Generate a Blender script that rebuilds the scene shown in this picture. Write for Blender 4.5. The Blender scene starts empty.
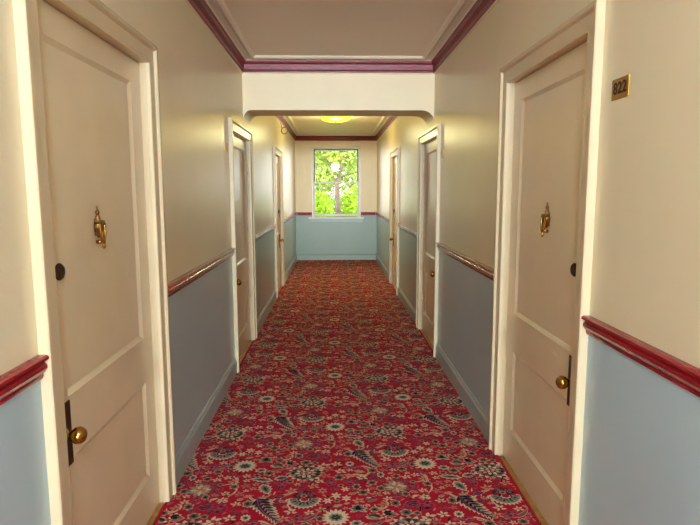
import bpy, bmesh, math, random
from mathutils import Vector, Matrix
random.seed(7)
S = bpy.context.scene
COL = S.collection

# ------------------------------------------------------------------ dimensions (metres)
L, R = -0.824, 0.926            # corridor wall faces
Y0, Y1 = -14.00, 12.16           # rear and far end walls
CEIL = 2.685
RAIL_Z = 1.035                  # paint line behind the chair rail
DOOR_H = 2.06
CASE_W = 0.09
OPEN_W = 0.94
EYE = 1.5
# clear openings: wall side, start depth, knob at near edge?
DOORS = [(-1, 1.625, True), (1, 2.057, True), (-1, 4.60, True), (1, 4.985, True), (-1, 7.84, False), (1, 8.02, False)]
HEIGHT = {1.625: 2.06, 2.057: 2.06, 4.60: 1.985, 4.985: 1.985, 7.84: 2.02, 8.02: 2.02}
BEAM0, BEAM1, BEAM_Z = 5.26, 5.68, 2.237
WX0, WX1, WZ0, WZ1 = -0.445, 0.548, 0.945, 2.418     # window opening in the far wall

# ------------------------------------------------------------------ materials
def srgb(c):
    return tuple(((v/255)/12.92 if v/255 <= .04045 else ((v/255+.055)/1.055)**2.4) for v in c) + (1,)

def mat(name, rgb, rough=.45, metal=0., var=.06, scale=6., bump=0., bscale=(60, 60, 60), spec=.5, coat=0.):
    m = bpy.data.materials.new(name); m.use_nodes = True
    nt = m.node_tree; b = nt.nodes['Principled BSDF']
    c = srgb(rgb)
    b.inputs['Roughness'].default_value = rough; b.inputs['Metallic'].default_value = metal
    b.inputs['Specular IOR Level'].default_value = spec
    b.inputs['Coat Weight'].default_value = coat; b.inputs['Coat Roughness'].default_value = .12
    tc = nt.nodes.new('ShaderNodeTexCoord')
    n = nt.nodes.new('ShaderNodeTexNoise'); n.inputs['Scale'].default_value = scale; n.inputs['Detail'].default_value = 4
    nt.links.new(tc.outputs['Object'], n.inputs['Vector'])
    r = nt.nodes.new('ShaderNodeValToRGB')
    r.color_ramp.elements[0].position = .3; r.color_ramp.elements[1].position = .7
    r.color_ramp.elements[0].color = tuple(v*(1-var) for v in c[:3])+(1,)
    r.color_ramp.elements[1].color = tuple(min(1, v*(1+var)) for v in c[:3])+(1,)
    nt.links.new(n.outputs['Fac'], r.inputs['Fac']); nt.links.new(r.outputs['Color'], b.inputs['Base Color'])
    if bump:
        mp = nt.nodes.new('ShaderNodeMapping'); mp.inputs['Scale'].default_value = bscale
        nt.links.new(tc.outputs['Object'], mp.inputs['Vector'])
        n2 = nt.nodes.new('ShaderNodeTexNoise'); n2.inputs['Scale'].default_value = 1; n2.inputs['Detail'].default_value = 3
        nt.links.new(mp.outputs['Vector'], n2.inputs['Vector'])
        bp = nt.nodes.new('ShaderNodeBump'); bp.inputs['Strength'].default_value = bump; bp.inputs['Distance'].default_value = .01
        nt.links.new(n2.outputs['Fac'], bp.inputs['Height']); nt.links.new(bp.outputs['Normal'], b.inputs['Normal'])
    return m

M = {}
M['cream_wall'] = mat('cream gloss wall paint', (236, 224, 188), .32, bump=.10, bscale=(14, 14, 2.2), var=.03, scale=2)
M['blue_wall'] = mat('grey blue gloss wall paint', (182, 206, 213), .32, bump=.10, bscale=(14, 14, 2.2), var=.03, scale=2)
M['cream_lamp_tint'] = mat('lamp tinted cream gloss wall paint', (232, 208, 148), .34, bump=.10, bscale=(14, 14, 2.2), var=.03, scale=2)  # far lamp's warm cast painted into the end wall's cream
M['blue_lamp_tint'] = mat('lamp tinted grey blue gloss wall paint', (134, 156, 144), .34, bump=.10, bscale=(14, 14, 2.2), var=.03, scale=2)  # lower end wall greened by the same warm cast, put into the colour
M['ceiling'] = mat('ceiling paint', (240, 228, 208), .42, bump=.05, bscale=(9, 2, 9), var=.02, scale=2)
M['beam'] = mat('beam paint', (240, 223, 186), .45, bump=.05, bscale=(12, 12, 12), var=.02)
M['trim'] = mat('cream gloss woodwork', (234, 217, 180), .28, bump=.05, bscale=(8, 8, 40), var=.03)
M['casing'] = mat('cream gloss casing', (216, 198, 162), .26, bump=.05, bscale=(8, 8, 40), var=.03)
M['red'] = mat('dark red gloss rail paint', (146, 16, 30), .19, bump=.12, bscale=(14, 14, 30), var=.10, scale=14)
M['crown'] = mat('crimson gloss crown paint', (122, 18, 40), .42, bump=.3, bscale=(30, 30, 60), var=.16, scale=18)
M['base'] = mat('grey blue baseboard paint', (176, 190, 190), .3, bump=.05, bscale=(8, 8, 30), var=.03)
M['base_far'] = mat('grey green baseboard paint', (140, 160, 148), .3, var=.03)  # far baseboard and aprons toned to go with the tinted end wall
M['sill'] = mat('pale grey green sill paint', (206, 214, 204), .3, var=.03)
M['sash'] = mat('white sash paint', (226, 224, 212), .35, var=.03)
M['track'] = mat('dark sash track', (98, 92, 84), .5, var=.1)
M['brass'] = mat('polished brass', (190, 148, 70), .2, 1., var=.12, scale=30, bump=.1, bscale=(40, 40, 40))
M['old_brass'] = mat('tarnished brass', (146, 112, 62), .32, 1., var=.25, scale=40)
M['dark_brass'] = mat('dark aged brass', (74, 46, 28), .5, .6, var=.3, scale=60)
M['plate'] = mat('gold number plate', (172, 128, 46), .35, .7, var=.12, scale=40)
M['ink'] = mat('dark engraved ink', (42, 28, 12), .6)
M['oak'] = mat('varnished oak threshold', (176, 128, 66), .4, var=.25, scale=25, bump=.1, bscale=(60, 6, 60))
M['floorboard'] = mat('plank floor', (120, 84, 52), .5, var=.2, scale=9, bump=.1, bscale=(60, 4, 60))
M['bark'] = mat('tree bark', (98, 84, 72), .9, var=.25, scale=9, bump=.5, bscale=(12, 12, 3))
M['lawn'] = mat('grass ground', (104, 128, 62), .9, var=.25, scale=3)
M['cable'] = mat('tan painted cable', (150, 128, 84), .5)

def carpet_mat(name, rgb):
    m = mat(name, rgb, .95, var=.16, scale=140, bump=.5, bscale=(420, 420, 420), spec=.1)
    b = m.node_tree.nodes['Principled BSDF']
    b.inputs['Sheen Weight'].default_value = .03; b.inputs['Sheen Roughness'].default_value = .5
    return m
CP = ['red', 'cream', 'tan', 'olive', 'dark', 'purple', 'mauve', 'sage', 'rose']
CPM = [carpet_mat('carpet wool '+n, c) for n, c in zip(CP, [(180, 8, 42), (224, 204, 170), (206, 152, 122), (102, 98, 84), (30, 26, 34), (84, 24, 56), (158, 84, 104), (142, 138, 126), (206, 128, 120)])]

def leaf_mat(name, rgb, tr):
    m = bpy.data.materials.new(name); m.use_nodes = True; nt = m.node_tree
    nt.nodes.clear(); o = nt.nodes.new('ShaderNodeOutputMaterial')
    d = nt.nodes.new('ShaderNodeBsdfDiffuse'); t = nt.nodes.new('ShaderNodeBsdfTranslucent'); mx = nt.nodes.new('ShaderNodeMixShader')
    tc = nt.nodes.new('ShaderNodeTexCoord'); n = nt.nodes.new('ShaderNodeTexNoise'); n.inputs['Scale'].default_value = 2.5
    nt.links.new(tc.outputs['Object'], n.inputs['Vector'])
    r = nt.nodes.new('ShaderNodeValToRGB'); c = srgb(rgb)
    r.color_ramp.elements[0].position = .3; r.color_ramp.elements[1].position = .7
    r.color_ramp.elements[0].color = tuple(v*.65 for v in c[:3])+(1,); r.color_ramp.elements[1].color = tuple(min(1, v*1.25) for v in c[:3])+(1,)
    nt.links.new(n.outputs['Fac'], r.inputs['Fac'])
    for s in (d, t): nt.links.new(r.outputs['Color'], s.inputs['Color'])
    mx.inputs['Fac'].default_value = tr
    nt.links.new(d.outputs[0], mx.inputs[1]); nt.links.new(t.outputs[0], mx.inputs[2]); nt.links.new(mx.outputs[0], o.inputs['Surface'])
    return m
M['leaf_pale'] = leaf_mat('pale green leaves', (168, 186, 96), .5)
M['leaf_lime'] = leaf_mat('lime green leaves', (150, 180, 48), .5)
M['leaf_deep'] = leaf_mat('mid green leaves', (130, 160, 70), .45)

def glass_mat():
    m = bpy.data.materials.new('window glass'); m.use_nodes = True; nt = m.node_tree; nt.nodes.clear()
    o = nt.nodes.new('ShaderNodeOutputMaterial'); t = nt.nodes.new('ShaderNodeBsdfTransparent'); g = nt.nodes.new('ShaderNodeBsdfGlossy')
    g.inputs['Roughness'].default_value = .02; f = nt.nodes.new('ShaderNodeFresnel'); f.inputs['IOR'].default_value = 1.45
    mx = nt.nodes.new('ShaderNodeMixShader'); t.inputs['Color'].default_value = (.96, .97, .96, 1)
    nt.links.new(f.outputs[0], mx.inputs[0]); nt.links.new(t.outputs[0], mx.inputs[1]); nt.links.new(g.outputs[0], mx.inputs[2])
    nt.links.new(mx.outputs[0], o.inputs['Surface']); return m
M['glass'] = glass_mat()

def lamp_mat(name, rgb, strength):
    m = bpy.data.materials.new(name); m.use_nodes = True; nt = m.node_tree
    b = nt.nodes['Principled BSDF']; b.inputs['Base Color'].default_value = srgb(rgb); b.inputs['Roughness'].default_value = .25
    b.inputs['Emission Color'].default_value = srgb(rgb); b.inputs['Emission Strength'].default_value = strength
    n = nt.nodes.new('ShaderNodeTexNoise'); n.inputs['Scale'].default_value = 9
    bp = nt.nodes.new('ShaderNodeBump'); bp.inputs['Strength'].default_value = .05
    nt.links.new(n.outputs['Fac'], bp.inputs['Height']); nt.links.new(bp.outputs['Normal'], b.inputs['Normal'])
    return m
M['lamp_glass'] = lamp_mat('glowing amber lamp glass', (255, 226, 50), 1.6)
M['white_glass'] = lamp_mat('glowing white lamp glass', (255, 244, 226), 9.0)

# ------------------------------------------------------------------ builders
def link(name, bm, m, parent=None, smooth=False, recalc=True):
    me = bpy.data.meshes.new(name)
    if recalc: bmesh.ops.recalc_face_normals(bm, faces=bm.faces)
    bm.to_mesh(me); bm.free()
    for x in (m if isinstance(m, list) else [m]): me.materials.append(x)
    if smooth:
        me.polygons.foreach_set('use_smooth', [True]*len(me.polygons))
    o = bpy.data.objects.new(name, me); COL.objects.link(o)
    if parent is not None:
        o.parent = parent
        o.matrix_parent_inverse = Matrix.Translation(-parent.location)
    return o

def tag(o, label, cat, group=None, kind=None):
    o['label'] = label; o['category'] = cat
    if group: o['group'] = group
    if kind: o['kind'] = kind
    return o

def empty(name, loc):
    o = bpy.data.objects.new(name, None); o.location = loc; o.empty_display_size = .1
    COL.objects.link(o); return o

def box(bm, x0, x1, y0, y1, z0, z1, bev=0., mi=0):
    if x0 > x1: x0, x1 = x1, x0
    vs = [bm.verts.new(p) for p in ((x0,y0,z0),(x1,y0,z0),(x1,y1,z0),(x0,y1,z0),(x0,y0,z1),(x1,y0,z1),(x1,y1,z1),(x0,y1,z1))]
    fs = [bm.faces.new([vs[i] for i in f]) for f in ((3,2,1,0),(4,5,6,7),(0,1,5,4),(1,2,6,5),(2,3,7,6),(3,0,4,7))]
    for f in fs: f.material_index = mi
    if bev:
        es = {e for f in fs for e in f.edges}
        r = bmesh.ops.bevel(bm, geom=list(es), offset=bev, segments=2, affect='EDGES', profile=.5)
        for f in r['faces']: f.material_index = mi
    return fs

def sweep(bm, rings, closed_profile=True, caps=True, mi=0):
    """rings: list of lists of points, joined in order"""
    rs = [[bm.verts.new(p) for p in r] for r in rings]
    n = len(rs[0])
    for a, b in zip(rs, rs[1:]):
        for i in range(n if closed_profile else n-1):
            j = (i+1) % n
            f = bm.faces.new((a[i], a[j], b[j], b[i])); f.material_index = mi
    if caps and closed_profile:
        bm.faces.new(rs[0]).material_index = mi; bm.faces.new(list(reversed(rs[-1]))).material_index = mi

def lathe(bm, prof, origin, axis, seg=24):
    """prof: (radius, distance along axis)"""
    axis = Vector(axis).normalized(); u = axis.orthogonal().normalized(); v = axis.cross(u); o = Vector(origin)
    rings = []
    for r, t in prof:
        if r < 1e-6: rings.append([bm.verts.new(o+axis*t)])
        else: rings.append([bm.verts.new(o+axis*t+(u*math.cos(a)+v*math.sin(a))*r) for a in [2*math.pi*k/seg for k in range(seg)]])
    for a, b in zip(rings, rings[1:]):
        for k in range(seg):
            j = (k+1) % seg
            if len(a) == 1 and len(b) == 1: continue
            if len(a) == 1: bm.faces.new((a[0], b[k], b[j]))
            elif len(b) == 1: bm.faces.new((a[k], a[j], b[0]))
            else: bm.faces.new((a[k], a[j], b[j], b[k]))
    for r in (rings[0], rings[-1]):
        if len(r) > 1: bm.faces.new(r)

def tube(bm, pts, rad, seg=10, closed=False):
    pts = [Vector(p) for p in pts]; n = len(pts); rings = []; prev = None
    for i, p in enumerate(pts):
        if closed: t = pts[(i+1) % n]-pts[i-1]
        else: t = pts[min(i+1, n-1)]-pts[max(i-1, 0)]
        t.normalize()
        u = t.orthogonal() if prev is None else (prev-t*prev.dot(t))
        u.normalize(); prev = u; v = t.cross(u)
        r = rad[i] if isinstance(rad, (list, tuple)) else rad
        rings.append([bm.verts.new(p+(u*math.cos(a)+v*math.sin(a))*r) for a in [2*math.pi*k/seg for k in range(seg)]])
    for i in range(n if closed else n-1):
        a, b = rings[i], rings[(i+1) % n]
        for k in range(seg):
            j = (k+1) % seg; bm.faces.new((a[k], a[j], b[j], b[k]))
    if not closed:
        bm.faces.new(rings[0]); bm.faces.new(rings[-1])

def wx(s): return L if s < 0 else R          # wall face on side s; corridor lies towards -s

# ------------------------------------------------------------------ shell
def wall_side(s):
    w = wx(s); o = w+s*.16; bm = bmesh.new()
    ops = sorted((y-.02, y+OPEN_W+.02) for ss, y, _ in DOORS if ss == s)
    ys = [Y0-.16]
    for a, b in ops: ys += [a, b]
    ys.append(Y1)
    for a, b in zip(ys[0::2], ys[1::2]):
        box(bm, w, o, a, b, 0, RAIL_Z, mi=1)
        box(bm, w, o, a, b, RAIL_Z, DOOR_H+.02, mi=0)
    for a, b in ops:
        h = [HEIGHT[y] for ss, y, _ in DOORS if ss == s and abs(y-.02-a) < 1e-6][0]
        if h < DOOR_H-.001: box(bm, w, o, a, b, h+.02, DOOR_H+.02, mi=0)
    box(bm, w, o, Y0-.16, Y1, DOOR_H+.02, CEIL, mi=0)
    ob = link('wall_left' if s < 0 else 'wall_right', bm, [M['cream_wall'], M['blue_wall']])
    tag(ob, 'left corridor wall, cream paint over grey blue paint' if s < 0 else 'right corridor wall, cream paint over grey blue paint', 'wall', kind='structure')
wall_side(-1); wall_side(1)

def wall_end(y, d, name, label):
    bm = bmesh.new(); a, b = sorted((y, y+d*.2)); x0, x1 = L-.16, R+.16
    for p, q in ((x0, WX0), (WX1, x1)):
        box(bm, p, q, a, b, 0, RAIL_Z, mi=1); box(bm, p, q, a, b, RAIL_Z, CEIL, mi=0)
    box(bm, WX0, WX1, a, b, 0, WZ0, mi=1); box(bm, WX0, WX1, a, b, WZ1, CEIL, mi=0)
    tag(link(name, bm, [M['cream_lamp_tint'], M['blue_lamp_tint']] if d > 0 else [M['cream_wall'], M['blue_wall']]), label, 'wall', kind='structure')
wall_end(Y1, 1, 'wall_far', 'end wall around the far window, cream over grey blue with the lamp tint painted in')
wall_end(Y0-.0, -1, 'wall_rear', 'end wall at the near end of the corridor behind the viewer')

bm = bmesh.new(); box(bm, L-.16, R+.16, Y0-.2, Y1+.2, -.1, 0)
tag(link('floor', bm, M['floorboard']), 'wooden floor under the corridor carpet', 'floor', kind='structure')
bm = bmesh.new(); box(bm, L-.16, R+.16, Y0-.2, Y1+.2, CEIL, CEIL+.12)
tag(link('ceiling', bm, M['ceiling']), 'plain beige painted corridor ceiling', 'ceiling', kind='structure')

# dropped beam with rounded corbels, profile in x-z extruded along y
def beam():
    bm = bmesh.new(); p = []
    rl, rr, hh = .075, .115, .095
    for k in range(9):                                   # left corbel, from wall foot up to the flat soffit
        t = math.pi/2*k/8; p.append((L+rl*(1-math.cos(t)), BEAM_Z-hh*(1-math.sin(t))))
    for k in range(9):
        t = math.pi/2*(8-k)/8; p.append((R-rr*(1-math.cos(t)), BEAM_Z-hh*(1-math.sin(t))))
    p += [(R, CEIL), (L, CEIL)]
    sweep(bm, [[(x, y, z) for x, z in p] for y in (BEAM0, BEAM1)])
    o = link('trim_beam', bm, M['beam']); tag(o, 'cream dropped beam with rounded lower corners crossing the ceiling', 'beam', kind='structure')
beam()

# crown moulding: red cove, thin cream bead beneath, flat cream margin and raised bead on the ceiling
CROWN = [(0, 2.566), (.010, 2.566), (.013, 2.580), (.020, 2.590), (.024, 2.635), (.034, 2.650), (.038, 2.664), (0, 2.664)]
BEADC = [(0, 2.556), (.008, 2.556), (.010, 2.5615), (.008, 2.567), (0, 2.567)]
COVE = [(0, 2.664), (.030, 2.664), (.045, 2.674), (.085, 2.676), (.094, 2.668), (.112, 2.664), (.130, 2.672), (.140, CEIL), (0, CEIL)]
def crown_loop(name, ya, yb, label):
    def loop(prof, m, nm, par):
        b = bmesh.new()
        cs = [(L, ya, 1, 1), (R, ya, -1, 1), (R, yb, -1, -1), (L, yb, 1, -1)]
        rings = [[(x+sx*d, y+sy*d, z) for d, z in prof] for x, y, sx, sy in cs]
        sweep(b, rings+[rings[0]], caps=False)
        bmesh.ops.remove_doubles(b, verts=b.verts, dist=1e-6)
        return link(nm, b, m, par)
    root = empty(name, ((L+R)/2, (ya+yb)/2, CEIL)); tag(root, label, 'moulding', kind='structure')
    loop(CROWN, M['crown'], 'crown_moulding', root)
    o = loop(BEADC, M['trim'], 'bead', root); o['label'] = 'thin cream bead under the red crown'
    o = loop(COVE, M['ceiling'], 'ceiling_border', root); o['label'] = 'cream ceiling border moulding'
crown_loop('trim_crown', Y0, BEAM0, 'crimson crown moulding around the near stretch of ceiling')
crown_loop('trim_crown.001', BEAM1, Y1, 'dark red crown moulding around the ceiling beyond the beam')

# chair rail and baseboard
RAILP = [(0, .983), (.008, .983), (.011, .991), (.011, .997), (.017, 1.003), (.024, 1.014), (.023, 1.023), (.017, 1.029), (.023, 1.035), (.030, 1.040), (.029, 1.047), (.022, 1.051), (0, 1.051)]
BASEP = [(0, 0), (.016, 0), (.016, .108), (.013, .120), (.006, .130), (.006, .142), (0, .144)]
def run_side(s, a, b, prof, m, name, label, cat):
    bm = bmesh.new(); w = wx(s)
    sweep(bm, [[(w-s*d, y, z) for d, z in prof] for y in (a, b)])
    tag(link(name, bm, m), label, cat, kind='structure')
def run_end(x0, x1, y, d, prof, m, name, label, cat):
    bm = bmesh.new(); sweep(bm, [[(x, y-d*q, z) for q, z in prof] for x in (x0, x1)])
    tag(link(name, bm, m), label, cat, kind='structure')
PLACE = ['before the nearest door', 'between the nearest and the second door', 'between the second and the farthest door', 'beyond the farthest door']
tn = 1
for s in (-1, 1):
    side = 'left' if s < 0 else 'right'
    ys = [Y0]
    for ss, y, _ in DOORS:
        if ss == s: ys += [y-CASE_W, y+OPEN_W+CASE_W]
    ys.append(Y1)
    for k, (a, b) in enumerate(zip(ys[0::2], ys[1::2])):
        ea = a if k == 0 else a+.0005; eb = b-.0005
        run_side(s, ea, eb, RAILP, M['red'], 'trim_%d' % tn, 'dark red chair rail on the %s wall %s' % (side, PLACE[k]), 'chair rail'); tn += 1
        run_side(s, ea, eb, BASEP, M['base'], 'baseboard_'+side if k == 0 else 'baseboard_%s.%03d' % (side, k), 'grey blue baseboard on the %s wall %s' % (side, PLACE[k]), 'baseboard')
for y, d, nm, wh in ((Y1, 1, 'far', 'far'), (Y0, -1, 'rear', 'rear')):
    for x0, x1, sd in ((L+.0305, WX0-.034, 'left'), (WX1+.034, R-.0305, 'right')):
        run_end(x0, x1, y, d, RAILP, M['red'], 'trim_%d' % tn, 'dark red chair rail %s of the %s window' % (sd, wh), 'chair rail'); tn += 1
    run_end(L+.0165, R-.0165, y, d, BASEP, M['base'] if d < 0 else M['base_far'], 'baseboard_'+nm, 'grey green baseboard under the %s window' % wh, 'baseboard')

# ------------------------------------------------------------------ windows
def window(n, y, d, label):
    """opening in an end wall whose room face is at y; d = outward direction"""
    root = empty('window_%d' % n, ((WX0+WX1)/2, y, WZ0)); tag(root, label, 'window', kind='structure')
    def yb(a, b): return sorted((y+d*a, y+d*b))
    b = bmesh.new(); fr = .0
    # casing on the room face
    a0, a1 = yb(-.014, -.0005)
    box(b, WX0-.032, WX0+.004, a0, a1, WZ0, WZ1+.032, .003); box(b, WX1-.004, WX1+.032, a0, a1, WZ0, WZ1+.032, .003)
    box(b, WX0+.0045, WX1-.0045, a0, a1, WZ1-.004, WZ1+.032, .003)
    o = link('window_casing', b, M['casing'], root)
    # jamb lining
    b = bmesh.new(); a0, a1 = yb(.0, .19)
    box(b, WX0+.0005, WX0+.018, a0, a1, WZ0+.001, WZ1-.001); box(b, WX1-.018, WX1-.0005, a0, a1, WZ0+.001, WZ1-.001)
    box(b, WX0+.0185, WX1-.0185, a0, a1, WZ1-.018, WZ1-.001)
    link('window_frame', b, M['sash'], root)
    # dark sash tracks at the upper half
    zm = 1.682
    b = bmesh.new(); a0, a1 = yb(.078, .088)
    box(b, WX0+.0185, WX0+.042, a0, a1, zm+.03, WZ1-.02); box(b, WX1-.042, WX1-.0185, a0, a1, zm+.03, WZ1-.02)
    box(b, WX0+.0425, WX1-.0425, a0, a1, WZ1-.036, WZ1-.02)
    o = link('sash_track', b, M['track'], root); o['label'] = 'dark strip beside the upper sash'
    def sash(nm, z0, z1, ya, yc, bot, top, lean):
        b = bmesh.new(); p, q = yb(ya, yc); x0, x1 = WX0+.0185, WX1-.0185; st = .024
        box(b, x0, x0+st, p, q, z0, z1, .004); box(b, x1-st, x1, p, q, z0, z1, .004)
        box(b, x0+st, x1-st, p, q, z0, z0+bot, .004); box(b, x0+st, x1-st, p, q, z1-top, z1, .004)
        f = link(nm, b, M['sash'], root)
        b = bmesh.new(); m_ = (p+q)/2; box(b, x0+st-.004, x1-st+.004, m_-.002, m_+.002, z0+bot-.004, z1-top+.004)
        zc_ = (z0+z1)/2                                   # panes tilted to steer the rear light's reflection in the glass
        for v_ in b.verts: v_.co.y += d*math.tan(lean)*(v_.co.z-zc_)
        link('pane', b, M['glass'], f)
        return f
    sash('upper_sash', zm-.018, WZ1-.021, .092, .128, .036, .030, .036)
    lo = sash('lower_sash', WZ0+.016, zm+.018, .036, .074, .05, .036, -.030)
    b = bmesh.new(); p, q = yb(.018, .036); box(b, .02, .07, p, q, zm-.002, zm+.016, .003)
    link('sash_lock', b, M['old_brass'], lo)
    # stool and apron
    b = bmesh.new(); p, q = yb(-.075, .19); box(b, WX0+.0005, WX1-.0005, p, q, WZ0-.032, WZ0, .0)
    p, q = yb(-.075, -.0005); box(b, WX0-.10, WX0, p, q, WZ0-.032, WZ0, .0); box(b, WX1, WX1+.10, p, q, WZ0-.032, WZ0, 0)
    o = link('window_sill', b, M['sill'], root)
    b = bmesh.new(); p, q = yb(-.022, -.0005); box(b, WX0-.085, WX1+.085, p, q, WZ0-.11, WZ0-.033, .004)
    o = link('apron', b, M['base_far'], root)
    return root
window(1, Y1, 1, 'white sash window at the far end of the corridor with trees outside')
window(2, Y0, -1, 'unseen white sash window added behind the viewer for fill light')  # unseen window added to bring frontal fill down the corridor

# ------------------------------------------------------------------ doors
def door(n, s, y0, near_knob, label, hw=True):
    w = wx(s); y1 = y0+OPEN_W; H = HEIGHT[y0]
    root = empty('door_%d' % n, (w, (y0+y1)/2, 0)); tag(root, label, 'door', kind='structure')
    X = lambda d: w-s*d                       # d > 0 stands proud of the wall into the corridor
    # casing: flat board with a raised outer band, mitred
    prof = [(0.0, 0.0005), (0.0, .017), (.004, .020), (.060, .020), (.064, .026), (.070, .032), (.086, .032), (.0895, .028), (.0895, .0005)]
    b = bmesh.new()
    rings = []
    for cy, cz, dy, dz in ((y0, .0, -1, 0), (y0, H, -1, 1), (y1, H, 1, 1), (y1, .0, 1, 0)):
        rings.append([(X(t), cy+dy*q, cz+dz*q) for q, t in prof])
    sweep(b, rings); link('door_casing', b, M['casing'], root)
    # jamb lining with a stop behind the leaf
    b = bmesh.new(); jp = [(0, 0.0), (-.0195, 0.0), (-.0195, -.155), (.014, -.155), (.014, -.073), (0, -.073)]
    rings = []
    for cy, cz, dy, dz in ((y0, .0, 1, 0), (y0, H, 1, -1), (y1, H, -1, -1), (y1, .0, -1, 0)):
        rings.append([(X(t), cy+dy*q, cz+dz*q) for q, t in jp])
    sweep(b, rings); link('door_jamb', b, M['casing'], root)
    # leaf with two sunk panels, front face at d = -.028
    g = .003; a0, a1, z0, z1 = y0+g, y1-g, .016, H-g; st = .112
    b = bmesh.new(); D = -.026
    def V(yy, zz, d): return b.verts.new((X(d), yy, zz))
    zs = [z0, .205, .648, .852, H-.100, z1]; yc = [a0, a0+st, a1-st, a1]
    G = [[V(yy, zz, D) for yy in yc] for zz in zs]
    for i in range(5):
        for j in range(3):
            if j == 1 and i in (1, 3):
                q = [G[i][1], G[i][2], G[i+1][2], G[i+1][1]]; e = .017; dd = .011
                c = [(yc[1]+e, zs[i]+e), (yc[2]-e, zs[i]+e), (yc[2]-e, zs[i+1]-e), (yc[1]+e, zs[i+1]-e)]
                e1 = .004
                m1 = [V(q[k].co.y+(e1 if k in (0, 3) else -e1), q[k].co.z+(e1 if k < 2 else -e1), D-.003) for k in range(4)]
                r = [V(yy, zz, D-dd) for yy, zz in c]
                for k in range(4):
                    l = (k+1) % 4
                    b.faces.new((q[k], q[l], m1[l], m1[k])); b.faces.new((m1[k], m1[l], r[l], r[k]))
                b.faces.new(r)
            else: b.faces.new((G[i][j], G[i][j+1], G[i+1][j+1], G[i+1][j]))
    back = [V(a0, z0, D-.042), V(a1, z0, D-.042), V(a1, z1, D-.042), V(a0, z1, D-.042)]
    b.faces.new(back)
    edge = [G[0][j] for j in range(4)]; b.faces.new(edge+[back[1], back[0]])
    edge = [G[5][j] for j in range(4)]; b.faces.new(edge+[back[2], back[3]])
    b.faces.new([G[i][0] for i in range(6)]+[back[3], back[0]]); b.faces.new([G[i][3] for i in range(6)]+[back[2], back[1]])
    leaf = link('door_leaf', b, M['trim'], root)
    def sub(nm, bm_, m, sm=False, lab=None):
        o = link(nm, bm_, m, leaf, sm)
        if lab: o['label'] = lab
        return o
    # hardware
    ky = (y0+.072) if near_knob else (y1-.072); kd = 1 if near_knob else -1
    b = bmesh.new(); box(b, X(D+.0003), X(D+.004), min(ky-kd*.02, ky+kd*.045), max(ky-kd*.02, ky+kd*.045), .632, .842, .001)
    sub('lock_plate', b, M['dark_brass'], lab='dark brass lock plate')
    b = bmesh.new(); ax = (-s, 0, 0); o_ = (X(D+.004), ky, .742)
    lathe(b, [(.0, 0), (.021, 0), (.021, .003), (.012, .007), (.0095, .014), (.011, .019), (.019, .024), (.0255, .033), (.0275, .043), (.0255, .053), (.018, .061), (.008, .065), (0, .0655)], o_, ax)
    sub('doorknob', b, M['brass'], True, 'round brass knob')
    b = bmesh.new(); o_ = (X(D+.0004), ky+kd*.036, 1.255 if n == 1 else 1.19)
    lathe(b, [(0, 0), (.027, 0), (.027, .004), (.022, .010), (.014, .0105), (.013, .008), (0, .008)], o_, ax)
    sub('deadbolt_cylinder', b, M['dark_brass'], lab='dark round deadbolt cylinder')
    if hw:
        kn = y0+.42 if s < 0 else y0+.43
        z = 1.376; Xk = lambda d: X(D-.011+d)
        b = bmesh.new()                       # urn backplate with finials
        lathe(b, [(0, .074), (.0025, .072), (.004, .066), (.0028, .061), (.006, .056), (.008, .050), (.006, .044), (.0035, .041), (.007, .037), (.010, .032), (.008, .027), (.011, .022), (.011, .016), (.0165, .010), (.0185, -.002), (.016, -.016), (.010, -.028), (.005, -.036), (.004, -.040), (0, -.041)], (Xk(.010), kn, z), (0, 0, 1), 20)
        box(b, Xk(.0004), Xk(.011), kn-.012, kn+.012, z-.034, z+.026, .002)
        box(b, Xk(.006), Xk(.028), kn-.022, kn+.022, z+.012, z+.022, .003)
        k = sub('door_knocker', b, M['old_brass'], True, 'urn shaped brass door knocker')
        b = bmesh.new(); pts = []
        for i in range(17):
            t = math.pi*i/16; pts.append((Xk(.024+.004*math.sin(t)), kn-.021*math.cos(t)*(1 if i not in (0, 16) else 1), z+.014-.066*math.sin(t)**.8))
        tube(b, pts, [.0042+.0022*math.sin(math.pi*i/16) for i in range(17)], 10)
        lathe(b, [(0, .012), (.006, .010), (.009, .002), (.008, -.006), (.004, -.010), (.006, -.015), (.0065, -.021), (.003, -.028), (0, -.030)], (Xk(.026), kn, z-.052), (0, 0, 1), 16)
        lathe(b, [(0, 0), (.007, 0), (.008, .012), (.006, .018), (0, .019)], (Xk(.002), kn, z-.056), ax, 14)
        sub('knocker_ring', b, M['brass'], True, 'bright brass knocker ring')
    # hinges on the jamb, opposite the knob
    hy = y1 if near_knob else y0; hd = -1 if near_knob else 1
    for hz in ((.40, 1.06, 1.74) if n > 2 else ()):        # knuckles show only on the farther doors
        b = bmesh.new(); c = (X(D+.009), hy+hd*.0015, hz)
        lathe(b, [(0, -.058), (.0035, -.056), (.004, -.052), (.0068, -.050), (.0068, .050), (.004, .052), (.0035, .056), (0, .058)], c, (0, 0, 1), 14)
        box(b, X(D+.0003), X(D+.0045), min(hy+hd*.004, hy+hd*.030), max(hy+hd*.004, hy+hd*.030), hz-.048, hz+.048)
        link('hinge', b, M['trim'], root)
    b = bmesh.new(); box(b, X(-.003), X(-.15), y0+.0145, y1-.0145, .0005, .012, .002)
    o = link('threshold', b, M['oak'], root); o['label'] = 'varnished oak threshold'
    return root
for n, ((s, y, nk), lb) in enumerate(zip(DOORS, [
    'cream two panel door with brass knocker, nearest on the left wall',
    'cream two panel door with brass knocker beside the number 822 plate',
    'cream door on the left wall just under the ceiling beam',
    'cream door on the right wall just under the ceiling beam',
    'farthest cream door on the left wall near the window',
    'farthest cream door on the right wall near the window']), 1):
    door(n, s, y, nk, lb, hw=n <= 2)

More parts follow.
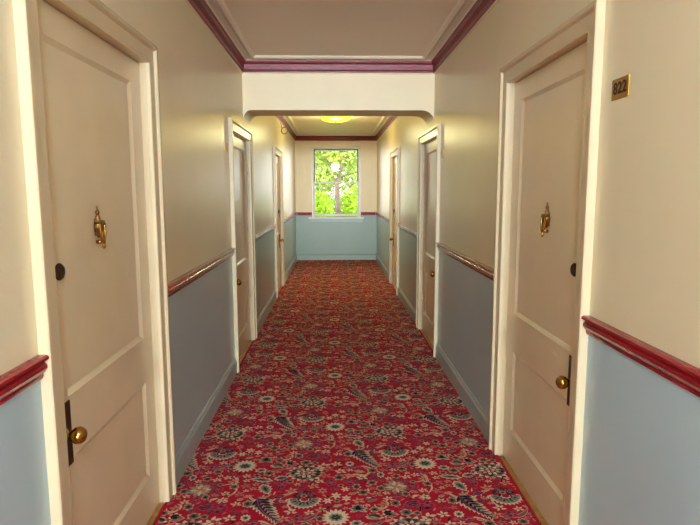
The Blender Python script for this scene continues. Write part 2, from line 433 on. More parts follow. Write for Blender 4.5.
# ------------------------------------------------------------------ number plates
def text_mesh(body, size):
    cu = bpy.data.curves.new('t', 'FONT'); cu.body = body; cu.size = size; cu.extrude = .0006; cu.align_x = 'CENTER'; cu.align_y = 'CENTER'; cu.offset = .0012
    cu.space_character = 1.1
    o = bpy.data.objects.new('t', cu); COL.objects.link(o)
    dg = bpy.context.evaluated_depsgraph_get(); dg.update()
    me = bpy.data.meshes.new_from_object(o.evaluated_get(dg)); bpy.data.objects.remove(o); return me
def number_plate(s, yc, zc, label, body=None, wy=.106, hz=.066):
    w = wx(s); root = empty('number_plate', (w, yc, zc)); tag(root, label, 'door number', 'room number plates')
    b = bmesh.new(); box(b, w+s*.001, w-s*.004, yc-wy/2, yc+wy/2, zc-hz/2, zc+hz/2, .0012)
    link('plate', b, M['plate'] if body else M['old_brass'], root)
    if body:
        me = text_mesh(body, .052)
        # text x runs towards the camera on the right wall
        Mx = Matrix.Translation((w-s*.0046, yc, zc)) @ Matrix(((0, 0, -s, 0), (-s, 0, 0, 0), (0, 1, 0, 0), (0, 0, 0, 1)))
        me.transform(Mx); me.materials.append(M['ink'])
        o = bpy.data.objects.new('numerals', me); COL.objects.link(o); o.parent = root; o.matrix_parent_inverse = Matrix.Translation(-root.location); o['label'] = 'dark number 822'
    return root
number_plate(1, 1.832, 1.828, 'gold plate with number 822 on the right wall', '822', .108, .066)
number_plate(-1, 4.41, 1.838, 'small dark brass plate on left wall before the door under the beam', None, .09)
number_plate(1, 4.815, 1.812, 'small dark brass plate on right wall before the door under the beam', None, .09)

# ------------------------------------------------------------------ far ceiling lamp: square bent glass shade
LAMPS = [(.035, 9.05, 'square amber glass ceiling lamp glowing beyond the beam'), (.05, -.6, 'unseen square white glass ceiling lamp added behind the viewer as fill')]  # second lamp is unseen, added to light the near stretch
for li, (LX, LY, lb) in enumerate(LAMPS):
    root = empty('ceiling_lamp' if li == 0 else 'ceiling_lamp.001', (LX, LY, CEIL)); tag(root, lb, 'lamp', 'ceiling lamps')
    b = bmesh.new(); box(b, LX-.10, LX+.10, LY-.10, LY+.10, CEIL-.03, CEIL-.0005, .006); link('lamp_base', b, M['brass'], root)
    b = bmesh.new(); N = 14; hs = .215
    gr = [[None]*(N+1) for _ in range(N+1)]
    for i in range(N+1):
        for j in range(N+1):
            u, v = -1+2*i/N, -1+2*j/N
            zz = CEIL-.098+.045*max(abs(u), abs(v))**2.2+.012*(u*u*v*v)
            gr[i][j] = b.verts.new((LX+hs*u, LY+hs*v, zz))
    for i in range(N):
        for j in range(N): b.faces.new((gr[i][j], gr[i+1][j], gr[i+1][j+1], gr[i][j+1]))
    r = bmesh.ops.solidify(b, geom=list(b.faces), thickness=.004)
    link('lamp_shade', b, M['lamp_glass'] if li == 0 else M['white_glass'], root, True)
    b = bmesh.new(); lathe(b, [(0, .0), (.014, .0), (.016, -.006), (.008, -.012), (.010, -.018), (.006, -.026), (0, -.028)], (LX, LY, CEIL-.0985), (0, 0, 1), 16); link('finial', b, M['old_brass'], root, True)
    b = bmesh.new(); tube(b, [(LX, LY, CEIL-.03), (LX, LY, CEIL-.096)], .005); link('lamp_stem', b, M['old_brass'], root)

# cable loop high on the left wall
b = bmesh.new()
tube(b, [(L+.062+.046*math.cos(t), 8.9+.004*math.sin(3*t), 2.435+.05*math.sin(t)) for t in [2*math.pi*k/32 for k in range(32)]], .0075, 8, True)
tube(b, [(L+.020, 8.9, 2.47), (L+.016, 8.9, 2.52), (L+.006, 8.9, 2.552), (L-.004, 8.9, 2.553)], .0055, 8)
tag(link('cable_coil', b, M['cable'], smooth=True), 'small tan loop of cable hanging high on the left wall under the crown', 'cable')

# ------------------------------------------------------------------ carpet: patterned mesh, one cell of motifs repeated in half drop
PX, PY = .9875, 1.0
MOT = [('peony',-0.157,2.823,0.080,0.068),('fan',-0.152,2.564,0.072,0.077),('sun',0.001,2.409,0.055,0.058),('star',0.002,2.595,0.026,0.030),('star',-0.038,2.550,0.024,0.026),('star',0.049,2.654,0.023,0.023),('star',0.053,2.569,0.023,0.028),('starp',-0.065,2.642,0.023,0.030),('leafp',-0.233,2.914,0.032,0.016),('leafm',-0.120,3.004,0.032,0.026),('leafs',-0.051,2.973,0.027,0.012),('sprigc',-0.059,3.061,0.027,0.019),('sprigp',-0.037,2.863,0.030,0.030),('flm',-0.023,2.719,0.030,0.028),('sprigt',-0.221,2.647,0.032,0.030),('sprigc',-0.197,2.709,0.018,0.016),('leafg',-0.273,2.768,0.026,0.016),('budm',-0.073,2.399,0.018,0.021),('leafm2',0.412,2.911,0.020,0.014),('bud',0.240,2.793,0.018,0.028),('leafpk',0.294,2.808,0.018,0.012),('budm',0.359,2.850,0.026,0.023),('sprigc',0.371,2.767,0.026,0.021),('sprigc',0.422,2.787,0.023,0.021),('lotus',0.308,2.669,0.050,0.054),('budm',0.229,2.656,0.023,0.026),('budm',0.349,2.599,0.020,0.023),('budm',0.288,2.518,0.024,0.028),('budm',0.188,2.712,0.026,0.023),('budm',0.107,2.675,0.021,0.028),('sprigo',0.200,2.603,0.030,0.028),('sprigo',0.228,2.509,0.026,0.026),('leafg',0.180,2.546,0.026,0.011),('maple',0.107,2.479,0.035,0.035),('tanl',0.182,2.404,0.035,0.035),('leafp',0.256,2.438,0.034,0.019),('leafm',0.366,2.519,0.040,0.028),('leafc',0.395,2.582,0.017,0.012),('bud',0.599,2.991,0.023,0.023),('bud',0.588,2.860,0.030,0.021),('tanl',0.670,2.912,0.032,0.021),('budp',0.739,2.938,0.027,0.026),('sprigc',0.520,2.801,0.023,0.021),('sprigp',0.529,2.701,0.026,0.026),('sprigp',0.509,2.624,0.026,0.026),('wingl',0.602,2.760,0.050,0.026),('wingr',0.705,2.776,0.032,0.028),('body',0.635,2.666,0.044,0.047),('flm',0.715,2.711,0.020,0.040),('leafd',0.703,2.522,0.020,0.014),('feather',0.661,2.479,0.062,0.080),('sprigc',0.439,2.574,0.027,0.023),('sprigc',0.508,2.535,0.026,0.021),('budm',0.565,2.534,0.024,0.030),('flm',0.438,2.495,0.035,0.030),('flm',0.515,2.470,0.023,0.016),('sunl',0.573,2.417,0.023,0.026),('flm',0.610,2.381,0.030,0.016),('sprigc',0.432,2.396,0.038,0.040),('leafs',0.737,2.838,0.023,0.012),('leafs',0.675,3.088,0.026,0.012)]
rg = random.Random(5)                                # small sprigs and buds in the gaps, spaced against the half-drop repeat
def gap(x, y, r):
    for _, mx, my, ra, rb in MOT:
        for i, j in ((0, 0), (1, 0), (-1, 0), (.5, .5), (-.5, .5), (.5, -.5), (-.5, -.5), (0, 1), (0, -1)):
            if math.hypot((x-mx-PX*i)/(ra+r), (y-my-PY*j)/(rb+r)) < 1: return False
    return True
for k in range(4000):
    r = (.030, .024, .019, .015)[k//1000]; x, y = rg.uniform(-.25, .7375), rg.uniform(2.38, 2.88)
    if gap(x, y, r*1.05): MOT.append((rg.choice(['flm', 'sprigc', 'sprigt', 'leafm', 'sprigp', 'sprigp', 'sprigc', 'leafp', 'budm', 'leafpk']), x, y, r, r*.9))
VINES = [[(-0.212,2.416),(-0.184,2.396),(-0.143,2.391),(-0.107,2.413),(-0.084,2.448)],[(-0.271,2.567),(-0.255,2.611),(-0.227,2.617),(-0.205,2.639)],[(0.246,2.759),(0.243,2.819),(0.268,2.862),(0.316,2.851),(0.378,2.858),(0.427,2.83),(0.446,2.77)],[(0.089,2.63),(0.109,2.726),(0.168,2.729),(0.244,2.731)],[(0.357,2.691),(0.391,2.701),(0.407,2.666)],[(0.186,2.51),(0.199,2.482),(0.234,2.481),(0.253,2.522),(0.228,2.544)],[(0.286,2.906),(0.347,2.895),(0.396,2.931)],[(0.451,2.803),(0.475,2.769),(0.476,2.695)],[(0.671,2.537),(0.698,2.58),(0.736,2.601),(0.77,2.623)],[(0.645,2.859),(0.678,2.849),(0.711,2.874)],[(0.701,2.656),(0.708,2.72),(0.737,2.769)]]
VINES += [[(-.20,2.47),(-.23,2.52),(-.20,2.56),(-.17,2.53)],[(-.10,2.66),(-.13,2.70),(-.10,2.75),(-.05,2.74),(-.05,2.71)],[(.06,2.76),(.10,2.80),(.16,2.79),(.19,2.84)],[(.30,2.44),(.34,2.41),(.39,2.44),(.41,2.50)],[(.46,2.60),(.49,2.66),(.46,2.72),(.41,2.71)],[(.56,2.60),(.60,2.56),(.64,2.58)],[(.03,2.47),(-.02,2.50),(-.06,2.48),(-.06,2.44)],[(.20,2.86),(.15,2.89),(.10,2.87)]]
VKIND = ['dark', 'tanv', 'mv', 'mv', 'mv', 'tanv', 'dark', 'creamv', 'tanv', 'dark', 'mv', 'tanv', 'mv', 'creamv', 'mv', 'tanv', 'creamv', 'mv', 'tanv']
ci = {n: i for i, n in enumerate(CP)}
polys = []                                           # convex pieces: (points, layer, colour index)
rc = random.Random(3)
def fan(cx, cy, ring, lay, c):
    n = len(ring)
    for i in range(n): polys.append(([(cx, cy), ring[i], ring[(i+1) % n]], lay, ci[c]))
def scallop(cx, cy, rx, ry, n, depth, lay, c, ph=0., pointed=False, per=4, a0=0., a1=2*math.pi):
    pts = []; N_ = n*per
    for i in range(N_):
        t = a0+(a1-a0)*i/N_; q = (i % per)/per
        r = 1-depth*(abs(2*q-1) if not pointed else 1-abs(2*q-1)) if pointed else 1-depth*abs(math.cos(math.pi*q))**2
        pts.append((cx+rx*r*math.cos(t+ph), cy+ry*r*math.sin(t+ph)))
    fan(cx, cy, pts, lay, c)
def leaf(cx, cy, ln, wd, ang, lay, c, teeth=0):
    top, bot = [], []; N_ = 8 if not teeth else teeth*2
    for i in range(N_+1):
        t = i/N_; x = (t-.5)*2*ln; w = wd*math.sin(math.pi*min(1, t*.98+.01))**.8*(1.15-.5*t)
        if teeth and i % 2: w *= .62
        top.append((x, w)); bot.append((x, -w))
    ca, sa = math.cos(ang), math.sin(ang); f = lambda p: (cx+p[0]*ca-p[1]*sa, cy+p[0]*sa+p[1]*ca)
    for i in range(N_): polys.append(([f(bot[i]), f(bot[i+1]), f(top[i+1]), f(top[i])], lay, ci[c]))
def strip(pts, w, lay, c):
    # smooth with Catmull-Rom
    P = [pts[0]]+list(pts)+[pts[-1]]; out = []
    for i in range(1, len(P)-2):
        for k in range(5):
            t = k/5; a, b_, c_, d = P[i-1], P[i], P[i+1], P[i+2]
            out.append(tuple(.5*((2*b_[m])+(-a[m]+c_[m])*t+(2*a[m]-5*b_[m]+4*c_[m]-d[m])*t*t+(-a[m]+3*b_[m]-3*c_[m]+d[m])*t**3) for m in (0, 1)))
    out.append(pts[-1]); n = len(out); lr = []
    for i, p in enumerate(out):
        q0, q1 = out[max(0, i-1)], out[min(n-1, i+1)]; dx, dy = q1[0]-q0[0], q1[1]-q0[1]; l = math.hypot(dx, dy) or 1
        ww = w*(.35+.65*math.sin(math.pi*(i+.6)/(n+.2)))
        lr.append(((p[0]-dy/l*ww, p[1]+dx/l*ww), (p[0]+dy/l*ww, p[1]-dx/l*ww)))
    for a, b_ in zip(lr, lr[1:]): polys.append(([a[0], a[1], b_[1], b_[0]], lay, ci[c]))
    return out
def bud(x, y, rx, ry, fill, rim='cream', core='dark', n=7):
    scallop(x, y, rx*1.05, ry*1.05, n, .30, 1, rim, rc.random()*6, True)
    scallop(x, y, rx*.76, ry*.76, n, .22, 2, fill, rc.random()*6, True)
    scallop(x, y, rx*.38, ry*.38, 5, .3, 3, core, rc.random()*6)
for t, x, y, rx, ry in [(a, b, c, d*1.14, e*1.14) for a, b, c, d, e in MOT]:
    if t == 'peony':
        for k in range(16):
            a = 2*math.pi*k/16; leaf(x+rx*.90*math.cos(a), y+ry*.90*math.sin(a), .020, .0135, a, 1, 'cream' if k % 4 else 'tan')
        scallop(x, y, rx*.93, ry*.93, 15, .12, 2, 'olive')
        for k in range(13):
            a = 2*math.pi*k/13+.2; scallop(x+rx*.74*math.cos(a), y+ry*.74*math.sin(a), .0125, .0125, 5, .2, 3, ['dark', 'sage', 'purple'][k % 3], a)
        scallop(x, y, rx*.66, ry*.64, 11, .16, 3, 'dark')
        for k in range(10):
            a = 2*math.pi*k/10+.1; leaf(x+rx*.48*math.cos(a), y+ry*.48*math.sin(a), .0165, .0105, a, 4, 'cream' if k % 3 else 'tan')
        scallop(x, y, rx*.42, ry*.40, 8, .2, 5, 'purple')
        for k in range(6):
            a = 2*math.pi*k/6; leaf(x+rx*.22*math.cos(a), y+ry*.22*math.sin(a), .012, .008, a, 6, 'rose' if k % 2 else 'cream')
        scallop(x, y, rx*.13, ry*.12, 6, .2, 7, 'red')
    elif t == 'fan':
        for k in range(13):
            a = math.pi*1.03+math.pi*.94*k/12; cx, cy = x+rx*.84*math.cos(a), y+.1*ry+ry*.80*math.sin(a)
            leaf(cx, cy, .020, .0125, a, 1, 'cream')
        ring = [(x+rx*.88*math.cos(a), y+.1*ry+ry*.82*math.sin(a)) for a in [math.pi+math.pi*k/14 for k in range(15)]]; 
        fan(x, y+.1*ry, ring, 2, 'sage')
        for k in range(9):
            a = math.pi*1.06+math.pi*.88*k/8; leaf(x+rx*.64*math.cos(a), y+.1*ry+ry*.58*math.sin(a), .013, .006, a, 3, 'dark' if k % 2 else 'olive')
        scallop(x, y+.02*ry, rx*.42, ry*.40, 9, .15, 4, 'dark'); scallop(x, y-.05*ry, rx*.33, ry*.24, 7, .2, 5, 'cream'); scallop(x+.02*rx, y, rx*.25, ry*.2, 6, .2, 6, 'red')
        for k in range(7):
            a = .05+math.pi*.95*k/6; leaf(x+rx*.5*math.cos(a), y+.34*ry+ry*.40*math.sin(a), .019, .0125, a, 4, ['dark', 'olive', 'purple'][k % 3])
            leaf(x+rx*.42*math.cos(a), y+.34*ry+ry*.34*math.sin(a), .009, .004, a, 5, 'mauve' if k % 2 else 'sage')
        scallop(x-.05*rx, y+.36*ry, rx*.24, ry*.2, 7, .2, 6, 'rose'); scallop(x-.05*rx, y+.36*ry, rx*.12, ry*.1, 5, .2, 7, 'purple')
    elif t == 'sun':
        for k in range(16):
            a = 2*math.pi*k/16; leaf(x+rx*.76*math.cos(a), y+ry*.76*math.sin(a), .019, .010, a, 1, 'cream')
        scallop(x, y, rx*.78, ry*.78, 14, .1, 2, 'cream'); scallop(x, y, rx*.6, ry*.52, 9, .25, 3, 'sage', 0, True); scallop(x, y, rx*.42, ry*.34, 7, .35, 4, 'dark', .4, True)
        leaf(x, y, rx*.3, ry*.08, .3, 5, 'olive')
    elif t in ('star', 'starp'):
        c = 'cream' if t == 'star' else 'rose'; ph = rc.random()*6
        for k in range(6):
            a = 2*math.pi*k/6+ph; leaf(x+rx*.5*math.cos(a), y+ry*.5*math.sin(a), rx*.52, ry*.21, a, 1, c)
        scallop(x, y, rx*.24, ry*.22, 5, .2, 2, 'tan' if t == 'star' else 'dark')
    elif t == 'lotus':
        for k in range(14):
            a = 2*math.pi*k/14; leaf(x+rx*.84*math.cos(a), y+ry*.80*math.sin(a), .024, .011, a, 1, 'olive' if k % 2 else 'sage')
        for k in range(12):
            a = 2*math.pi*k/12+.1; leaf(x+rx*.60*math.cos(a), y+ry*.56*math.sin(a), .022, .010, a, 2, 'tan' if k % 3 else 'cream')
        for k in range(9):
            a = 2*math.pi*k/9; leaf(x+rx*.30*math.cos(a), y+ry*.28*math.sin(a), .018, .008, a, 3, 'cream' if k % 2 else 'rose')
        scallop(x, y, rx*.14, ry*.13, 6, .2, 4, 'tan')
    elif t == 'bud': bud(x, y, rx, ry, 'sage', 'cream', 'dark')
    elif t == 'budm': bud(x, y, rx, ry, 'olive', 'tan', 'dark', 6)
    elif t == 'budp': bud(x, y, rx, ry, 'purple', 'cream', 'dark', 6)
    elif t == 'flm':
        for k in range(5):
            a = 2*math.pi*k/5+rc.random(); scallop(x+rx*.6*math.cos(a), y+ry*.6*math.sin(a), rx*.46, ry*.46, 5, .3, 1, 'mauve', a); scallop(x+rx*.6*math.cos(a), y+ry*.6*math.sin(a), rx*.3, ry*.3, 5, .3, 2, 'purple' if k % 2 else 'red', a)
        scallop(x, y, rx*.3, ry*.3, 5, .3, 3, 'mauve')
    elif t == 'maple':
        for k in range(7):
            a = math.pi*(-.15+1.3*k/6); leaf(x+rx*.55*math.cos(a), y-.2*ry+ry*.62*math.sin(a), .024, .012, a, 1, 'cream')
        for k in range(7):
            a = math.pi*(-.15+1.3*k/6); leaf(x+rx*.5*math.cos(a), y-.2*ry+ry*.56*math.sin(a), .019, .008, a, 2, 'olive' if k % 2 else 'sage')
        scallop(x, y-.05*ry, rx*.42, ry*.42, 6, .3, 3, 'dark', 0, True)
    elif t == 'tanl':
        for k in range(7):
            a = math.pi*(.05+.9*k/6); leaf(x+rx*.5*math.cos(a), y-.25*ry+ry*.6*math.sin(a), .023, .010, a, 1, 'tan' if k % 2 else 'cream')
        scallop(x, y-.15*ry, rx*.5, ry*.38, 7, .2, 2, 'sage'); scallop(x, y-.1*ry, rx*.25, ry*.2, 5, .2, 3, 'tan')
    elif t.startswith('sprig'):
        c = {'c': 'cream', 'p': 'rose', 't': 'tan', 'o': 'tan'}[t[5]]; ph = rc.uniform(-.4, .4)
        for dx, dy, a in ((-.55, .0, 2.7), (-.1, .5, 1.6), (.45, .3, .6), (.6, -.35, -.3), (-.2, -.5, 3.9)):
            leaf(x+rx*dx, y+ry*dy, rx*.40, ry*.23, a+ph, 1, c)
            if t[5] in 'po': leaf(x+rx*dx, y+ry*dy, rx*.22, ry*.10, a+ph, 2, 'red' if t[5] == 'p' else 'olive')
        strip([(x-rx*.6, y-ry*.5), (x, y), (x+rx*.7, y+ry*.4)], .0022, 0, 'olive')
    elif t == 'feather':
        p = [(x-rx*.80, y+ry*1.30), (x-rx*.62, y+ry*.5), (x-rx*.1, y-ry*.25), (x+rx*.90, y-ry*1.05)]
        for q in range(9):
            u = q/8; bx = x+rx*(-.72+1.5*u); by = y+ry*(1.0-1.95*u); sz = .040*(1-.55*u)
            for sd in (1, -1):
                a = math.atan2(-1.95*ry, 1.5*rx)+sd*(.95-.3*u); leaf(bx+sz*.8*math.cos(a), by+sz*.8*math.sin(a), sz*1.08, sz*.50, a, 1, 'cream')
                leaf(bx+sz*.70*math.cos(a), by+sz*.70*math.sin(a), sz*.80, sz*.23, a, 2, 'purple' if q % 3 else 'dark')
        strip(p, .009, 3, 'purple'); strip(p, .003, 4, 'mauve')
    elif t in ('wingl', 'wingr', 'body'):
        a = {'wingl': 2.95, 'wingr': .35, 'body': -1.15}[t]
        ln = rx*1.1 if t != 'body' else ry
        leaf(x, y, ln, .030 if t != 'body' else .042, a, 1, 'cream', 5); leaf(x, y, ln*.84, .021 if t != 'body' else .031, a, 2, 'sage', 5)
        leaf(x, y, ln*.62, .011 if t != 'body' else .018, a, 3, 'olive', 4); leaf(x, y, ln*.4, .006, a, 4, 'dark')
    elif t == 'sunl':
        scallop(x, y, rx, ry, 9, .3, 1, 'cream', 0, True); scallop(x, y, rx*.6, ry*.55, 7, .2, 2, 'sage'); scallop(x, y, rx*.3, ry*.28, 5, .2, 3, 'dark')
    else:
        rim, fill = {'leafp': ('cream', 'purple'), 'leafm': ('mauve', 'purple'), 'leafs': ('mauve', 'purple'), 'leafg': ('sage', 'olive'), 'leafm2': ('mauve', 'sage'), 'leafpk': ('rose', 'tan'), 'leafc': ('cream', 'cream'), 'leafd': ('olive', 'dark')}[t]
        a = rc.choice((.25, -.3, .4)); leaf(x, y, rx, ry*.72, a, 1, rim, 3 if ry > .018 else 0); leaf(x, y, rx*.75, ry*.42, a, 2, fill); leaf(x, y, rx*.5, ry*.10, a, 3, rim)
for v, k in zip(VINES, VKIND):
    if k == 'dark': strip(v, .0095, 0, 'cream'); strip(v, .0065, .5, 'dark'); strip(v, .0025, .7, 'mauve')
    elif k == 'mv': strip(v, .0065, 0, 'mauve'); strip(v, .0042, .5, 'dark')
    elif k == 'creamv': strip(v, .008, 0, 'cream'); strip(v, .003, .5, 'tan')
    else: strip(v, .006, 0, 'tan'); strip(v, .0025, .5, 'cream')
rf = random.Random(11)                                # tiny filler flecks between the large motifs
for k in range(230):
    x, y = rf.uniform(-.25, .7375), rf.uniform(2.38, 2.88)
    if any(((x-m[1])/(m[3]*1.1+.004))**2+((y-m[2])/(m[4]*1.1+.004))**2 < 1 for m in MOT): continue
    leaf(x, y, rf.uniform(.008, .019), rf.uniform(.0035, .0075), rf.uniform(0, 6), 0, rf.choice(['mauve', 'olive', 'rose', 'purple', 'cream', 'dark', 'rose', 'tan']))

CZ = .010; CX0, CX1, CY0, CY1 = L+.0165, R-.0165, Y0+.0165, Y1-.0165
def clip(pts):
    for ax, lim, sg in ((0, CX0, 1), (0, CX1, -1), (1, CY0, 1), (1, CY1, -1)):
        out = []
        for i, p in enumerate(pts):
            q = pts[(i+1) % len(pts)]; dp, dq = sg*(p[ax]-lim), sg*(q[ax]-lim)
            if dp >= 0: out.append(p)
            if (dp > 0 and dq < 0) or (dp < 0 and dq > 0):
                t = dp/(dp-dq); out.append((p[0]+(q[0]-p[0])*t, p[1]+(q[1]-p[1])*t))
        pts = out
        if len(pts) < 3: return None
    return pts
verts, faces, mi = [], [], []
# body of the carpet
def cbox(x0, x1, y0, y1):
    k = len(verts)
    verts.extend([(x0,y0,.0005),(x1,y0,.0005),(x1,y1,.0005),(x0,y1,.0005),(x0,y0,CZ),(x1,y0,CZ),(x1,y1,CZ),(x0,y1,CZ)])
    for f in ((3,2,1,0),(4,5,6,7),(0,1,5,4),(1,2,6,5),(2,3,7,6),(3,0,4,7)): faces.append(tuple(k+i for i in f)); mi.append(0)
cbox(CX0, CX1, CY0, CY1)
for ss, y, _ in DOORS:                                # tongues of carpet reaching the thresholds
    if ss < 0: cbox(L+.0005, CX0, y+.001, y+OPEN_W-.001)
    else: cbox(CX1, R-.0005, y+.001, y+OPEN_W-.001)
a_ = -20
for i in range(-2, 3):
    for j in range(-14, 22):
        ox, oy = PX*i+(PX/2 if j % 2 else 0), PY/2*j
        for pts, lay, c in polys:
            p = [(q[0]+ox, q[1]+oy) for q in pts]
            xs = [q[0] for q in p]; ysv = [q[1] for q in p]
            if max(xs) < CX0 or min(xs) > CX1 or max(ysv) < CY0 or min(ysv) > CY1: continue
            if min(xs) < CX0 or max(xs) > CX1 or min(ysv) < CY0 or max(ysv) > CY1:
                p = clip(p)
                if not p: continue
            ar = sum(p[k][0]*p[(k+1) % len(p)][1]-p[(k+1) % len(p)][0]*p[k][1] for k in range(len(p)))
            if abs(ar) < 1e-9: continue
            if ar < 0: p = p[::-1]
            k = len(verts); verts.extend((q[0], q[1], CZ+.00015*(lay+1)) for q in p); faces.append(tuple(range(k, k+len(p)))); mi.append(c)
me = bpy.data.meshes.new('carpet'); me.from_pydata(verts, [], faces)
for m_ in CPM: me.materials.append(m_)
me.polygons.foreach_set('material_index', mi); me.update()
o = bpy.data.objects.new('carpet', me); COL.objects.link(o)
tag(o, 'red floral runner carpet covering the corridor floor', 'carpet')

# ------------------------------------------------------------------ outside the far window
bm = bmesh.new(); box(bm, -30, 30, Y1+3, 60, -4.2, -4.0)
tag(link('ground', bm, M['lawn']), 'grass far below the far window', 'ground', kind='structure')
def leaves(bm, blobs, count, size, rnd):
    tot = sum(b[3]*b[4]*b[5] for b in blobs)
    for bx, by, bz, rx, ry, rz in blobs:
        for _ in range(int(count*rx*ry*rz/tot)):
            while True:
                u, v, w = rnd.uniform(-1, 1), rnd.uniform(-1, 1), rnd.uniform(-1, 1)
                if u*u+v*v+w*w < 1: break
            c = Vector((bx+u*rx, by+v*ry, bz+w*rz)); n = Vector((rnd.gauss(0, 1), rnd.gauss(0, 1), rnd.gauss(.3, 1))).normalized()
            a = n.orthogonal().normalized(); a.rotate(Matrix.Rotation(rnd.uniform(0, 6.28), 3, n)); b_ = n.cross(a); s = size*rnd.uniform(.6, 1.3)
            vs = [bm.verts.new(c+a*(s*p)+b_*(s*q)+n*(s*h)) for p, q, h in ((-1, 0, 0), (-.35, -.42, .10), (.45, -.34, .08), (1, 0, -.1), (.45, .34, .08), (-.35, .42, .10))]
            bm.faces.new(vs[:4]); bm.faces.new([vs[0], vs[3], vs[4], vs[5]])
def tree(name, x, y, z0, limbs, blobs, count, size, m, label, seed):
    rnd = random.Random(seed); root = empty(name, (x, y, z0)); tag(root, label, 'tree', 'trees outside the far window')
    b = bmesh.new()
    for pts, r0, r1 in limbs:
        P = []; n = 10
        for i in range(len(pts)-1):
            for k in range(n):
                t = k/n; P.append(Vector(pts[i]).lerp(Vector(pts[i+1]), t)+Vector((rnd.gauss(0, .012), rnd.gauss(0, .012), 0)))
        P.append(Vector(pts[-1])); tube(b, P, [r0+(r1-r0)*i/(len(P)-1) for i in range(len(P))], 10)
    link('trunk', b, M['bark'], root, True)
    b = bmesh.new(); leaves(b, blobs, count, size, rnd); link('foliage', b, m, root, recalc=False)
T = 19.0
tree('tree', .12, T, -4, [([(.12, T, -4), (.14, T, 1.0), (.10, T, 1.75)], .12, .08), ([(.10, T, 1.75), (-.05, T+.1, 2.2), (-.30, T+.2, 2.9), (-.55, T, 3.8)], .06, .03),
    ([(.10, T, 1.72), (.22, T, 2.1), (.34, T-.1, 2.7), (.30, T, 3.8)], .065, .03), ([(.12, T, 1.9), (.45, T+.1, 2.05), (.85, T, 2.15)], .035, .015), ([(.28, T, 2.35), (.55, T, 2.6), (.8, T, 3.2)], .035, .012), ([(-.05, T, 2.2), (-.5, T, 2.3), (-.9, T+.2, 2.7)], .035, .012)],
    [(.1, T+.6, 3.6, 2.0, 1.3, 1.2), (-.7, T+.5, 2.7, .7, .9, .6), (.9, T+.5, 2.5, .5, .9, .7), (.2, T+.9, 2.6, .5, .5, .5), (.1, T, 5.2, 2.4, 2, 1.4), (.22, T-.6, 2.75, .55, .3, .45), (-.3, T-.5, 2.0, .4, .3, .3)], 15000, .085, M['leaf_pale'], 'pale green forked tree filling the upper part of the far window', 1)
tree('tree.001', -1.2, 24, -4, [([(-1.2, 24, -4), (-1.1, 24, 1.0), (-.9, 24, 2.4)], .16, .06)],
    [(-1.2, 24, 2.2, 1.3, 1.2, 1.5), (-.6, 24.5, 3.6, 1.3, 1.2, .9), (.5, 24.4, 2.3, 1.1, .8, 1.0)], 7500, .10, M['leaf_pale'], 'pale hazy tree standing behind the forked tree, to its left', 2)
def shrub(name, x, y, blobs, count, size, m, label, seed):
    rnd = random.Random(seed); root = empty(name, (x, y, -4)); tag(root, label, 'bush', 'bushes outside the far window')
    b = bmesh.new(); 
    for k in range(3): tube(b, [(x+.04*k, y, -4), (x+.15*(k-1), y, -1.5), (blobs[0][0]+.5*(k-1), y, blobs[0][2])], [.05, .04, .012], 8)
    link('stem', b, M['bark'], root, True)
    b = bmesh.new(); leaves(b, blobs, count, size, rnd); link('foliage', b, m, root, recalc=False)
shrub('bush', -.6, 17.6, [(-.62, 17.6, .9, .62, .5, .62), (-.75, 17.6, .0, .72, .5, .8)], 5200, .06, M['leaf_lime'], 'lime green bush low in the left half of the far window', 3)
shrub('bush.001', .75, 18.0, [(.78, 18.0, 1.0, .58, .4, .68), (.95, 18.0, .0, .72, .4, .8)], 5200, .06, M['leaf_lime'], 'lime green bush low in the right half of the far window', 4)
shrub('bush.002', .1, 21.5, [(.1, 21.5, .9, 2.4, .8, .55), (.1, 21.5, -.4, 2.6, .8, 1.0)], 6000, .09, M['leaf_deep'], 'deeper green bush behind the tree trunk', 5)

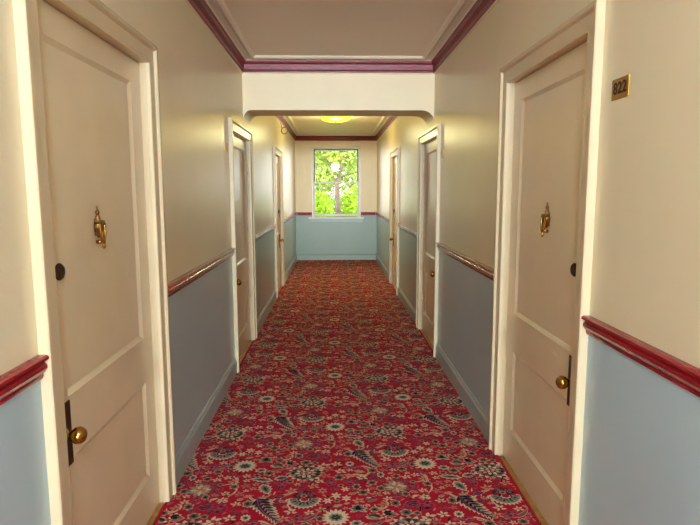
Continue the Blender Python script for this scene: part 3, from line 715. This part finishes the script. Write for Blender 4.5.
# ------------------------------------------------------------------ light
W = bpy.data.worlds.new('overcast sky'); S.world = W; W.use_nodes = True
bg = W.node_tree.nodes['Background']; bg.inputs['Color'].default_value = (.93, .97, 1, 1); bg.inputs['Strength'].default_value = 6.2
def area(name, loc, rot, sx, sy, power, col, portal=False):
    l = bpy.data.lights.new(name, 'AREA'); l.shape = 'RECTANGLE'; l.size = sx; l.size_y = sy; l.energy = power; l.color = col
    o = bpy.data.objects.new(name, l); o.location = loc; o.rotation_euler = rot; COL.objects.link(o)
    if portal: l.cycles.is_portal = True
    return o
ww, wh = WX1-WX0-.1, WZ1-WZ0-.1; wc = ((WX0+WX1)/2, (WZ0+WZ1)/2)
area('far_window_portal', (wc[0], Y1+.22, wc[1]), (-math.pi/2, 0, 0), ww, wh, 1, (1, 1, 1), True)
area('rear_fill_light', (wc[0], Y0-.22, wc[1]), (math.pi/2, 0, 0), ww, wh, 1800, (.88, 1.01, 1.08))  # added fill panel that brightens the camera-facing surfaces
def bulb(name, loc, power, col):
    l = bpy.data.lights.new(name, 'POINT'); l.energy = power; l.color = col; l.shadow_soft_size = .12
    o = bpy.data.objects.new(name, l); o.location = loc; COL.objects.link(o)
bulb('far_lamp_bulb', (LAMPS[0][0], LAMPS[0][1], CEIL-.30), 15, (1.0, .92, .44))
bulb('near_fill_bulb', (LAMPS[1][0], LAMPS[1][1], CEIL-.30), 50, (.74, 1.06, 1.55))  # bulb of the added unseen lamp, cool against the red carpet bounce

# ------------------------------------------------------------------ camera
cam = bpy.data.cameras.new('camera'); cam.sensor_fit = 'HORIZONTAL'; cam.sensor_width = 36; cam.lens = 559.6/700*36; cam.clip_start = .02
co = bpy.data.objects.new('camera', cam); COL.objects.link(co)
p_, y_, r_ = .1267, .0284, -.0019
co.matrix_world = Matrix.Translation((0, 0, EYE)) @ Matrix.Rotation(-y_, 4, 'Z') @ Matrix.Rotation(math.pi/2-p_, 4, 'X') @ Matrix.Rotation(r_, 4, 'Z')
S.camera = co
S.view_settings.view_transform = 'Standard'; S.view_settings.look = 'None'; S.view_settings.gamma = 1; S.view_settings.use_curve_mapping = False
S.view_settings.exposure = 0.44
S.cycles.max_bounces = 10; S.cycles.diffuse_bounces = 8; S.cycles.glossy_bounces = 5; S.cycles.transparent_max_bounces = 8
S.cycles.use_denoising = True; S.cycles.sample_clamp_indirect = 6
